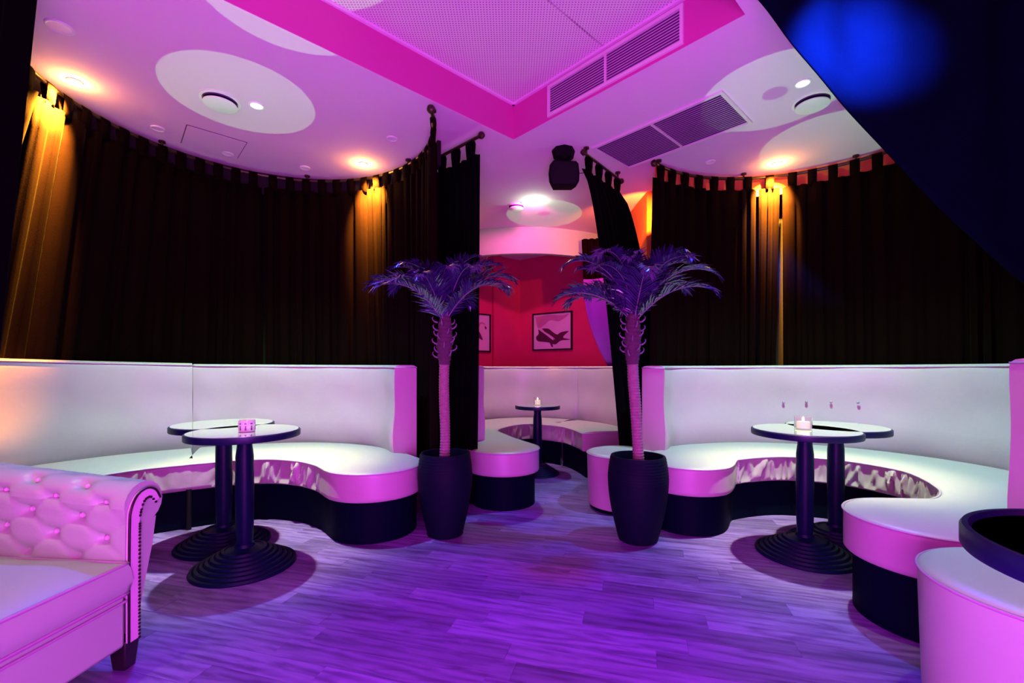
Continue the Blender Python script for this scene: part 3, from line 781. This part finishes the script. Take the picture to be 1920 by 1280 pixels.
        mb = MB(); mb.add(vs, fs); obj('arm_front', mb, 'trim', t0, smooth=0)
        nm = MB()
        for yy, zz in outr: nm.ball((.008, y0+s_*yy, zz-.002), .0050, 4)
        wm = MB(); wm.tube([(.008, y0+s_*yy, zz-.002) for yy, zz in inn], .004, 6); obj('welt', wm, 'nail', t0, smooth=180)
        o = obj('nail_trim', nm, 'nail', t0); o['kind'] = 'stuff'
    # back
    mb = MB(); mb.box((-DEP-.06, -.36, .40), (.16, .93, .60)); obj('backrest', mb, 'leather2', t0, bevel=.05, bseg=5)
    mb = MB(); mb.tube([(-DEP-.09, .10, .69), (-DEP-.09, -.82, .69)], .09, 20); obj('back_roll', mb, 'leather2', t0, smooth=50)
    # seat rail with a shallow welt, then cushion
    mb = MB(); mb.box((-.40, -.36, .195), (.80, .715, .19)); obj('seat_rail', mb, 'leather2', t0, bevel=.012)
    mb = MB(); mb.tube([(.004, -.005, .262), (.004, -.715, .262)], .005, 8); mb.tube([(.004, -.005, .283), (.004, -.715, .283)], .004, 8); obj('rail_welt', mb, 'piping', t0)
    mb = MB()
    def cush(a, b):
        return None
    # cushion as a rounded pillow
    nu = 40; nv = 40; x0, x1, y0, y1 = -.78, .012, -.712, -.006
    def sgn_pow(t, e): return math.copysign(abs(t)**e, t)
    vs = []; fs = []
    for i in range(nu+1):
        for j in range(nv+1):
            a = -1+2*i/nu; b = -1+2*j/nv
            x = (x0+x1)/2+(x1-x0)/2*a; y = (y0+y1)/2+(y1-y0)/2*b
            top = .395+.040*(1-a**4)*(1-b**4)+.002*math.sin(a*9+b*4)
            vs.append((x, y, top))
    base = len(vs)
    mb.add(vs, [(i*(nv+1)+j, (i+1)*(nv+1)+j, (i+1)*(nv+1)+j+1, i*(nv+1)+j+1) for i in range(nu) for j in range(nv)])
    ring_ = [(i, 0) for i in range(nu)]+[(nu, j) for j in range(nv)]+[(i, nv) for i in range(nu, 0, -1)]+[(0, j) for j in range(nv, 0, -1)]
    rv = [vs[i*(nv+1)+j] for i, j in ring_]; n = len(rv)
    cx, cy = (x0+x1)/2, (y0+y1)/2
    side = MB(); lv = []
    for h, o_ in ((.0, 0), (.02, .006), (.06, .010), (.095, .004), (.11, -.01)):
        for (x, y, z) in rv:
            k = 1+o_/.36; lv.append((cx+(x-cx)*k, cy+(y-cy)*k*(1 if y < cy else 1), .395-h))
    side.add(lv, [(q*n+i, q*n+(i+1) % n, (q+1)*n+(i+1) % n, (q+1)*n+i) for q in range(4) for i in range(n)]+[tuple(4*n+i for i in range(n))])
    mb.add(side.v, side.f)
    obj('seat_cushion', mb, 'leather2', t0, smooth=70)
    pm_ = MB(); pm_.tube([(x+.001, y, .396) for x, y, z in rv], .0055, 6, closed=True); pm_.tube([(cx+(x-cx)*1.004, y, .292) for x, y, z in rv], .005, 6, closed=True)
    obj('cushion_piping', pm_, 'piping', t0, smooth=180)
    # legs
    for (x, y) in ((-.045, .035), (-.045, -.755), (-DEP-.04, .03), (-DEP-.04, -.75)):
        mb = MB(); mb.add([(x-.025, y-.022, 0), (x+.025, y-.022, 0), (x+.025, y+.022, 0), (x-.025, y+.022, 0), (x-.035, y-.03, .11), (x+.035, y-.03, .11), (x+.035, y+.03, .11), (x-.035, y+.03, .11)],
                          [(3, 2, 1, 0), (4, 5, 6, 7), (0, 1, 5, 4), (1, 2, 6, 5), (2, 3, 7, 6), (3, 0, 4, 7)])
        obj('leg', mb, 'legblack', t0, bevel=.005)
    return t0
armchair()

# ================================================================== POTS AND PALMS
def pot(label, loc, s=1.0):
    t0 = thing('plant_pot', label, 'plant pot', loc)
    H = .53; prof = [(.112, 0), (.118, .004)]
    n = 60
    for k in range(n+1):
        h = k/n; z = .006+h*(H-.012)
        r = .118+.064*math.sin(min(1, h/.78)*PI/2)-.017*max(0, (h-.72)/.28)**1.7
        r += (.0022 if k % 2 else 0)*(.4+.6*h)
        prof.append((r*s, z))
    prof += [(.163*s, H), (.150*s, H), (.146*s, H-.03), (.146*s, H-.06)]
    mb = MB(); mb.lathe(prof, 56, close=False); mb.lathe([(.001, 0.001), (.112, 0)], 56, close=False)
    obj('ribbed_body', mb, 'pot', t0, smooth=25)
    mb = MB(); mb.lathe([(.147*s, H-.055), (.10, H-.045), (.03, H-.04), (.001, H-.04)], 40, close=False); obj('soil', mb, 'soil', t0, smooth=60)
    return t0
pot('dark ribbed plant pot holding the left palm, beside left sofa end', (-.437, 2.93, 0), .97)
pot('dark ribbed plant pot holding the right palm, before round stool', (.795, 2.83, 0), 1.02)

def frond_mesh(seed, length, rise, droop, n=24):
    """rachis leaves the origin upwards and bends along +x"""
    r = random.Random(seed); pts = []
    ang = rise; p = Vector((0, 0, 0)); K = 16
    for k in range(K+1):
        pts.append(p.copy()); p += Vector((math.cos(ang), 0, math.sin(ang)))*length/K; ang -= (rise+droop)/K*(.22+1.56*k/K)
    st = MB(); st.tube(pts, [.0050*(1-.8*k/K) for k in range(K+1)], 6)
    lf = MB()
    for k in range(n):
        t = .12+.88*k/(n-1); f = t*K; i = min(K-1, int(f)); q = pts[i].lerp(pts[i+1], f-i); d = (pts[i+1]-pts[i]).normalized()
        up = Vector((-d.z, 0, d.x))
        ll = .205*math.sin(PI*min(1, (.18+t*.80)))**.6*r.uniform(.85, 1.12)
        for s_ in (-1, 1):
            side = Vector((0, s_, 0))
            dirv = (d*(.62+.5*t)+side*(.95-.35*t)+up*r.uniform(.15, .42)).normalized()
            w_ = .0095*r.uniform(.8, 1.15); wd = d.cross(dirv).cross(dirv).normalized()*w_
            m1 = q+dirv*ll*.5+Vector((0, 0, -.006)); e = q+dirv*ll+Vector((0, 0, -.030-.02*r.random()))
            nrm = dirv.cross(wd).normalized()*.0025
            lf.add([q-wd*.4, q+wd*.4, m1-wd, m1+nrm, m1+wd, e], [(0, 2, 3), (0, 3, 1), (1, 3, 4), (2, 5, 3), (3, 5, 4)])
    return st, lf
FR = [frond_mesh(50+k, L_, math.radians(rs), math.radians(dr), 31) for k, (L_, rs, dr) in enumerate(((.66, 76, 22), (.62, 66, 38), (.56, 84, -30), (.68, 72, 45), (.58, 56, 34)))]
FRM = None
def palm(label, base, path, seed, az0):
    global FRM
    t0 = thing('palm_tree', label, 'palm', base)
    # path: list of (dx, dy, z, r)
    c = catmull(path, .006); mb = MB(); n = len(c); pts = []; rs = []
    for i, p in enumerate(c):
        pts.append(Vector((p[0], p[1], p[2]-base[2]))); rs.append(p[3]+(.0035 if (i % 3 == 0) else 0))
    mb.tube(pts, rs, 14); obj('trunk', mb, 'trunk', t0, smooth=40)
    top = pts[-1]; rg = random.Random(seed)
    # fibrous crown shaft
    mb = MB(); cp = [top+Vector((0, 0, -.03)), top+Vector((0, 0, .06)), top+Vector((.002, 0, .14)), top+Vector((.004, 0, .22)), top+Vector((.006, 0, .29))]
    cc = catmull([tuple(q)+(rr,) for q, rr in zip(cp, (.033, .046, .048, .042, .032))], .012)
    mb.tube([Vector(q[:3]) for q in cc], [q[3]+(.004 if i % 2 else 0) for i, q in enumerate(cc)], 12); obj('crown_shaft', mb, 'fiber', t0, smooth=30)
    sm = MB(); hk = [Vector((0, 0, 0)), Vector((.018, 0, .004)), Vector((.032, 0, .016)), Vector((.036, 0, .030)), Vector((.028, 0, .038))]
    sm.tube(hk, [.007, .0055, .004, .003, .0015], 6); so = None
    for k in range(22):
        z = .02+.24*(k/22); a = k*2.4+seed; rr = .045
        if so is None: so = obj('leaf_stub', sm, 'rachis', t0, smooth=180); o = so
        else: o = so.copy(); C.objects.link(o)
        o.parent = t0; o.location = top+Vector((math.cos(a)*rr, math.sin(a)*rr, z)); o.rotation_euler = (0, 0, a)
    if FRM is None:
        FRM = []
        for st, lf in FR:
            s_ = obj('frond', st, 'rachis', t0, smooth=180); l_ = obj('leaflets', lf, 'frond', s_, smooth=0); l_['kind'] = 'stuff'
            FRM.append((s_.data, l_.data)); bpy.data.objects.remove(l_); bpy.data.objects.remove(s_)
    ct = top+Vector((.006, 0, .27))
    specs = []
    for k in range(12): specs.append((k*30+az0, rg.choice([1, 3, 4]), rg.uniform(-14, 4), 1.0))
    for k in range(11): specs.append((k*33+20+az0, rg.choice([0, 1, 3]), rg.uniform(-4, 10), .88))
    for k in range(4): specs.append((k*90+50+az0, 2, rg.uniform(-6, 8), .68))
    for az, kind, tilt, sc_ in specs:
        sm_, lm_ = FRM[kind]
        o = bpy.data.objects.new('frond', sm_); C.objects.link(o); o.parent = t0; o.location = ct+Vector((0, 0, rg.uniform(-.05, .01)))
        o.rotation_euler = (rg.uniform(-.25, .25), math.radians(-tilt), math.radians(az+rg.uniform(-9, 9))); o.scale = (sc_*.96,)*3
        l = bpy.data.objects.new('leaflets', lm_); C.objects.link(l); l.parent = o; l['kind'] = 'stuff'
    return t0
palm('potted palm with straight trunk between left sofa and middle alcove', (-.437, 2.93, .478), [(-.004, 0, .478, .033), (0, 0, .65, .031), (-.006, 0, .85, .033), (-.008, 0, 1.0, .032), (-.004, 0, 1.13, .033)], 3, 5)
palm('potted palm with leaning trunk in front of leaning black curtain', (.795, 2.83, .478), [(.006, 0, .478, .034), (-.004, 0, .65, .032), (-.016, 0, .85, .034), (-.028, 0, 1.0, .034), (-.034, 0, 1.13, .033)], 8, 23)

# ================================================================== CEILING FITTINGS
def downlight(label, p, r, on=None, group=None):
    t0 = thing('downlight', label, 'ceiling light', (p[0], p[1], ZC), 0, group)
    mb = MB(); mb.lathe([(r, 0.0), (r, -.006), (r*.9, -.010), (r*.8, -.008), (r*.8, -.002)], 32, close=False); obj('trim_ring', mb, 'white', t0, smooth=40)
    mb = MB(); mb.lathe([(r*.82, -.006), (.001, -.0062)], 32, close=False); obj('lens', mb, on or 'lamp_off', t0, smooth=0)
    return t0
GD = 'small unlit downlights'
for (u, v, r, lb) in ((112, 50, .062, 'larger unlit white downlight near the upper left corner'), (296, 240, .045, 'small unlit downlight left of the ceiling hatch'), (427, 287, .045, 'small unlit downlight beside the right corner of ceiling hatch'),
                      (572, 314, .045, 'small unlit downlight near far rim of left alcove ceiling'), (735, 259, .042, 'small unlit downlight left of the black rod end'), (1332, 303, .042, 'small unlit downlight near the gold lamp of right alcove')):
    downlight(lb, P(u, v, ZC), r, None)
for (p, tgt, lb, pw) in ((Vector((-2.85, 2.92, ZC)), (-3.56, 2.78, 2.12), 'gold glowing downlight above the far left curtain', 190), (Vector((-1.36, 4.10, ZC)), (-1.22, 4.80, 2.1), 'gold glowing downlight above curtain behind left sofa', 75),
                     (Vector((2.42, 4.09, ZC)), (2.60, 4.80, 2.1), 'gold glowing downlight above the right alcove curtain', 105)):
    d = downlight(lb, p, .04, 'lamp_gold')
    spot('gold_beam', (p.x, p.y, ZC-.03), tgt, pw*42, (1.0, .42, .03), 37, .9, .02, d)
    g = bpy.data.lights.new('gold_glow', 'POINT'); g.energy = 5; g.color = (1, .5, .10); g.shadow_soft_size = .02
    go = bpy.data.objects.new('gold_glow', g); C.objects.link(go); go.parent = d; go.location = (0, 0, -.06)
aimd = {'white glow-1': ((-2.02, 3.45, .4), (-1.62, 2.9, 0), 42, 52, 1.0), 'white glow1': ((2.25, 3.35, .4), (1.9, 2.8, 0), 43, 52, 1.0), 'white glow0': ((.2, 5.1, 0), (.2, 5.0, 0), 46, 44, .6)}
for (p, lp_, lb, pw) in ((P(481, 197, ZC), LEFT_LAMP, 'white glowing spotlight in the left alcove ceiling', 1), (P(1505, 155, ZC), RIGHT_LAMP, 'white glowing spotlight in right alcove ceiling beside black drape', 1), (P(985, 380, ZC), MID_LAMP, 'white glowing spotlight in the far middle ceiling', .30)):
    d = downlight(lb, p, .05, 'lamp_white')
    aw, ab_, hw_, hb_, bw_ = aimd['white glow'+str(int(lp_.x))]
    spot('white_beam', lp_, aw, 620*pw, LAMP_W, hw_, bw_, .03, d)
    if pw == 1: spot('white_core', lp_, (lp_.x, lp_.y, 0), 560, (.85, 1.0, .45), 20, .8, .03, d)
    spot('blue_beam', lp_+Vector((.0, -.03, 0)), ab_, 300*pw, LAMP_B, hb_, .8, .04, d)
rb_ = spot('rose_beam', MID_LAMP+Vector((0, .02, 0)), (.2, 7.3, 1.0), 125, (1.0, .05, .42), 62, .3, .03)
g = bpy.data.lights.new('mid_glow', 'POINT'); g.energy = 4.5; g.color = (.7, 1, .55); g.shadow_soft_size = .03
go = bpy.data.objects.new('mid_glow', g); C.objects.link(go); go.location = MID_LAMP+Vector((.1, .1, -.05))
g = bpy.data.lights.new('amber_corner', 'POINT'); g.energy = 1.6; g.color = (1, .42, .05); g.shadow_soft_size = .03  # unseen point light added for the pelmet's orange left end
go = bpy.data.objects.new('amber_corner', g); C.objects.link(go); go.location = (-.74, 5.4, 2.7)
spot('front_spot_left', (-1.75, 1.35, ZC-.05), (-1.75, 1.35, 0), 75, LAMP_W, 24, .7, .03)
spot('front_spot_right', (1.75, 1.55, ZC-.05), (1.72, 1.55, 0), 105, LAMP_W, 21, .7, .03)
# spots added above the tabletops stand in for discs bounced onto the ceiling
def shadow_dot(l, inner):  # dims the beam centre in place of the candle glass's shadow
    l.use_nodes = True; t = l.node_tree; e = t.nodes.get('Emission') or t.nodes.new('ShaderNodeEmission')
    tc = t.nodes.new('ShaderNodeTexCoord'); sx = t.nodes.new('ShaderNodeSeparateXYZ'); t.links.new(tc.outputs['Normal'], sx.inputs[0])
    ab = t.nodes.new('ShaderNodeMath'); ab.operation = 'ABSOLUTE'; t.links.new(sx.outputs['Z'], ab.inputs[0])
    mr = t.nodes.new('ShaderNodeMapRange'); c0 = math.cos(math.radians(inner)); c1 = math.cos(math.radians(inner*.8))
    mr.inputs[1].default_value = c0; mr.inputs[2].default_value = c1; mr.inputs[3].default_value = 1.0; mr.inputs[4].default_value = 0.25
    t.links.new(ab.outputs[0], mr.inputs[0]); t.links.new(mr.outputs[0], e.inputs['Strength'])
for (tp, D, half, g) in ((TL1, (-1.10, 2.22), 12.2, 0), (TL2, (-1.87, 3.09), 12.2, 0), (TR1, (1.79, 3.05), 12.0, 2.2), (TR2, (2.60, 3.71), 11.5, 0), (TM, (.385, 5.42), 11.3, 2.0)):
    s_ = spot('bounce_disc', (tp.x, tp.y, .80), (D[0], D[1], ZC), 85, (.30, 1.0, .32), half, .04, .004)
    if g: shadow_dot(s_.data, g)
def fitting(label, p, r):
    t0 = thing('ceiling_fitting', label, 'ceiling fitting', (p[0], p[1], ZC))
    mb = MB(); mb.lathe([(r, 0), (r, -.006), (r*.86, -.008)], 40, close=False); obj('flange', mb, 'white', t0, smooth=40)
    mb = MB(); mb.lathe([(r*.84, -.004), (r*.84, -.016)], 40, close=False); obj('shadow_gap', mb, 'ventdark', t0, smooth=40)
    mb = MB(); mb.lathe([(r*.80, -.008), (r*.80, -.030)], 40, close=False); obj('neck', mb, 'pot', t0, smooth=40)  # side of the white drum, its shade put in as dark colour
    mb = MB(); mb.lathe([(r*.84, -.030), (r*.83, -.036), (r*.6, -.042), (.001, -.044)], 40, close=False); obj('cap', mb, 'white', t0, smooth=60)
fitting('round white raised fitting left of the left spotlight on ceiling', P(413, 188, ZC), .125)
fitting('round white raised fitting right of right spotlight, at drape edge', P(1523, 190, ZC), .125)
fitting('round white raised fitting left of the far middle spotlight', P(968, 386, ZC), .10)

# ceiling hatch
h4 = [P(350, 233, ZC), P(465, 266, ZC), P(445, 297, ZC), P(338, 267, ZC)]
ht = thing('ceiling_hatch', 'flush rectangular access hatch in the left alcove ceiling', 'hatch', tuple(h4[3]))
cen = sum((p for p in h4), Vector())/4
ex = ((h4[1]-h4[0])+(h4[2]-h4[3])).normalized(); ey = Vector((-ex.y, ex.x, 0)); lx = (h4[1]-h4[0]).length; ly = (h4[3]-h4[0]).length
mb = MB(); mb.box(cen-Vector((0, 0, .001)), (lx, ly, .004), axes=(ex, ey, Vector((0, 0, 1)))); obj('seam', mb, 'seam', ht, smooth=0, world=True)
mb = MB(); mb.box(cen-Vector((0, 0, .003)), (lx-.012, ly-.012, .006), axes=(ex, ey, Vector((0, 0, 1)))); obj('panel', mb, 'ceil', ht, smooth=0, world=True)

# vents
def vent(name, label, org, ax, ay, az, lx, ly, nsl, mid, fr=.022, tilt=.5, pitch_extra=0):
    """ax: long direction, ay: across, az: out of the surface"""
    t0 = thing(name, label, 'air vent', tuple(org))
    ctr = org+ax*lx/2+ay*ly/2
    mb = MB(); mb.box(ctr+az*.002, (lx-fr, ly-fr, .002), axes=(ax, ay, az)); obj('duct_shade', mb, 'ventdark', t0, smooth=0, world=True)  # flat plate, the shade behind the slats put into its dark colour
    mb = MB()
    mb.box(org+ax*lx/2+ay*fr/2+az*.008, (lx, fr, .016), axes=(ax, ay, az)); mb.box(org+ax*lx/2+ay*(ly-fr/2)+az*.008, (lx, fr, .016), axes=(ax, ay, az))
    mb.box(org+ax*fr/2+ay*ly/2+az*.008, (fr, ly-2*fr, .016), axes=(ax, ay, az)); mb.box(org+ax*(lx-fr/2)+ay*ly/2+az*.008, (fr, ly-2*fr, .016), axes=(ax, ay, az))
    obj('frame', mb, 'ventwhite', t0, smooth=0, world=True)
    mb = MB(); mb.box(org+ax*mid+ay*ly/2+az*.009, (.012, ly-2*fr, .016), axes=(ax, ay, az)); obj('divider', mb, 'ventwhite', t0, smooth=0, world=True)
    segs = ((fr, mid-.006), (mid+.006, lx-fr))
    for a0, a1 in segs:
        for k in range(nsl):
            y = fr+(ly-2*fr)*(k+.5)/nsl
            b1 = (ay*math.cos(tilt)+az*math.sin(tilt)); b2 = (az*math.cos(tilt)-ay*math.sin(tilt))
            mb = MB(); mb.box(org+ax*(a0+a1)/2+ay*y+az*.008, (a1-a0, (ly-2*fr)/nsl*(pitch_extra or .62), .0016), axes=(ax, b1, b2)); obj('slat', mb, 'ventwhite', t0, smooth=0, world=True)
up = Vector((0, 0, 1))
o1 = CC-B*.385+Vector((0, 0, 2.972))-A*.0005
vent('wall_vent', 'long slatted vent on the side of the ceiling recess', o1, -B, up, -A, 1.062, .235, 11, .52, .020, -.6)
q = [P(1109, 276, ZC), P(1353, 165, ZC), P(1410, 225, ZC), P(1179, 314, ZC)]
o2 = q[0]; lx = ((q[1]-q[0]).length+(q[2]-q[3]).length)/2; ly = ((q[3]-q[0]).length+(q[2]-q[1]).length)/2
vent('ceiling_vent', 'large slatted vent set flat in the ceiling near right alcove', o2-Vector((0, 0, .0005)), -B, A, -up, lx, ly, 20, lx*.50, .022, -.55, .5)

# loudspeaker
spk = thing('loudspeaker', 'black loudspeaker hanging from the ceiling beside the leaning curtain', 'loudspeaker', (.44, 3.84, ZC))
mb = MB(); mb.lathe([(.095, 0), (.10, -.012), (.085, -.075), (.05, -.10)], 8); obj('mount', mb, 'speaker', spk, smooth=30)
mb = MB(); mb.tube([(0, 0, -.09), (0.01, 0, -.15)], .022, 12); obj('bracket', mb, 'black', spk)
mb = MB()
fr_ = [(-.10, -.105), (.10, -.105), (.125, -.06), (.128, .0), (.120, .075), (.10, .098), (-.09, .105), (-.118, .07), (-.128, 0), (-.122, -.065)]
n = len(fr_); vs = [(x, -.07, z-.225) for x, z in fr_]+[(x*1.03, -.045, z*1.03-.225) for x, z in fr_]+[(x*.8, .09, z*.8-.225) for x, z in fr_]
mb.add(vs, [tuple(range(n))]+[(k*n+i, (k+1)*n+i, (k+1)*n+(i+1) % n, k*n+(i+1) % n) for k in range(2) for i in range(n)]+[tuple(2*n+i for i in range(n))[::-1]])
o = obj('housing', mb, 'speaker', spk, smooth=25); 
mb = MB(); mb.add([(x*.9, -.074, z*.88-.225) for x, z in fr_]+[(x*.9, -.069, z*.88-.225) for x, z in fr_], [tuple(range(n)), tuple(range(n, 2*n))[::-1]]+[(i, i+n, (i+1) % n+n, (i+1) % n) for i in range(n)]); obj('grille', mb, 'black', spk, smooth=0)
mb = MB(); mb.tube([(.125, .0, -.20), (.155, -.01, -.205), (.19, -.02, -.20)], .003, 6); obj('cable', mb, 'black', spk)

# pictures
def picture(label, c, wd, ht_, dirv, kind):
    t0 = thing('framed_picture', label, 'picture', tuple(c))
    ax = dirv.normalized(); ay = Vector((0, 0, 1)); az = ax.cross(ay)
    if az.y > 0: az = -az
    fw = .022
    mb = MB()
    for s_ in (-1, 1):
        mb.box(c+ay*s_*(ht_/2-fw/2)+az*.02, (wd, fw, .04), axes=(ax, ay, az)); mb.box(c+ax*s_*(wd/2-fw/2)+az*.02, (fw, ht_, .04), axes=(ax, ay, az))
    obj('frame', mb, 'frame', t0, smooth=0, world=True)
    mb = MB(); mb.box(c+az*.014, (wd-fw*1.5, ht_-fw*1.5, .012), axes=(ax, ay, az)); obj('print', mb, 'paper', t0, smooth=0, world=True)
    def blob(pts, m, nm, k=0):
        cp = catmull([(x, y, 0) for x, y in pts]+[(pts[0][0], pts[0][1], 0)], .03); q = [c+ax*(p.x-.5)*(wd-.05)+ay*(.5-p.y)*(ht_-.05)+az*(.0206+k*.0004) for p in cp[:-1]]
        mb = MB(); n = len(q); mb.add(q+[p-az*.0004 for p in q], [tuple(range(n)), tuple(range(n, 2*n))[::-1]]+[(i, i+n, (i+1) % n+n, (i+1) % n) for i in range(n)]); obj(nm, mb, m, t0, smooth=0, world=True)
    if kind:
        blob([(.03, .05), (.40, .02), (.75, .06), (.95, .04), (.70, .22), (.45, .18), (.30, .30), (.12, .38)], 'inkpale', 'wash')
        blob([(.12, .42), (.30, .52), (.48, .66), (.60, .78), (.55, .84), (.30, .80), (.10, .76), (.06, .64), (.13, .56)], 'ink', 'ink_figure', 1)
        blob([(.22, .40), (.40, .42), (.52, .52), (.64, .60), (.74, .54), (.94, .52), (.84, .62), (.80, .70), (.98, .76), (.74, .78), (.60, .88), (.48, .84), (.58, .74), (.44, .60), (.30, .50)], 'ink', 'ink_figure', 2)
        blob([(.42, .80), (.50, .84), (.53, .94), (.49, .95), (.46, .88)], 'ink', 'ink_figure', 3)
        blob([(.14, .44), (.30, .56), (.46, .70), (.54, .76), (.50, .66), (.34, .54)], 'paper', 'highlight', 4)
    else:
        blob([(.60, .38), (.68, .46), (.76, .60), (.80, .70), (.72, .68), (.64, .60)], 'ink', 'ink_figure', 1)
        blob([(.64, .30), (.72, .20), (.84, .22), (.90, .30), (.84, .26), (.74, .25), (.68, .34)], 'inkpale', 'ink_line', 2)
        blob([(.86, .30), (.92, .34), (.90, .40), (.86, .36)], 'ink', 'ink_figure', 3)
dr = Vector((.80, -.60, 0)); pr0 = CO+dr*.66; picture('square framed ink print on red wall right of the corner', Vector((pr0.x, pr0.y, 1.08+(HOR-621)*pr0.y/FPX)), .76, .62, dr, 1)
dl = Vector((.80, .60, 0)); pl0 = CO-dl*.965; picture('framed ink print on red wall partly behind the narrow black curtain', Vector((pl0.x, pl0.y, 1.08+(HOR-623)*pl0.y/FPX)), .66, .62, dl, 0)

nl = thing('added_niche_lamp', 'small amber lamp added out of sight in the orange niche behind the curtains', 'wall lamp', (1.425, 4.45, 2.55))  # unseen lamp added to brighten the orange wall
mb = MB(); mb.lathe([(.001, -.03), (.03, -.03), (.035, .03), (.001, .04)], 20, close=False); obj('shade', mb, 'black', nl, smooth=40)
spot('amber_beam', (1.385, 4.50, 2.62), (1.44, 5.3, 2.80), 120, (1, .2, .01), 42, .5, .02, nl)
# blue lamp added out of frame, stands in for flare on the swept drape
bl = thing('added_blue_lamp', 'small black lamp added out of frame for the blue glow on the drape', 'added lamp', (.95, 1.25, ZC-.12))
mb = MB(); mb.lathe([(.05, -.08), (.055, 0), (.05, .05), (.02, .07)], 24, close=False); obj('housing', mb, 'black', bl, smooth=40)
mb = MB(); mb.tube([(0, 0, .06), (0, 0, .40)], .01, 8); obj('stem', mb, 'black', bl)
spot('blue_spot', (.95, 1.25, ZC-.22), (1.66, 2.2, 2.66), 6500, (.02, .10, 1.0), 15.5, 1.0, .03, bl)
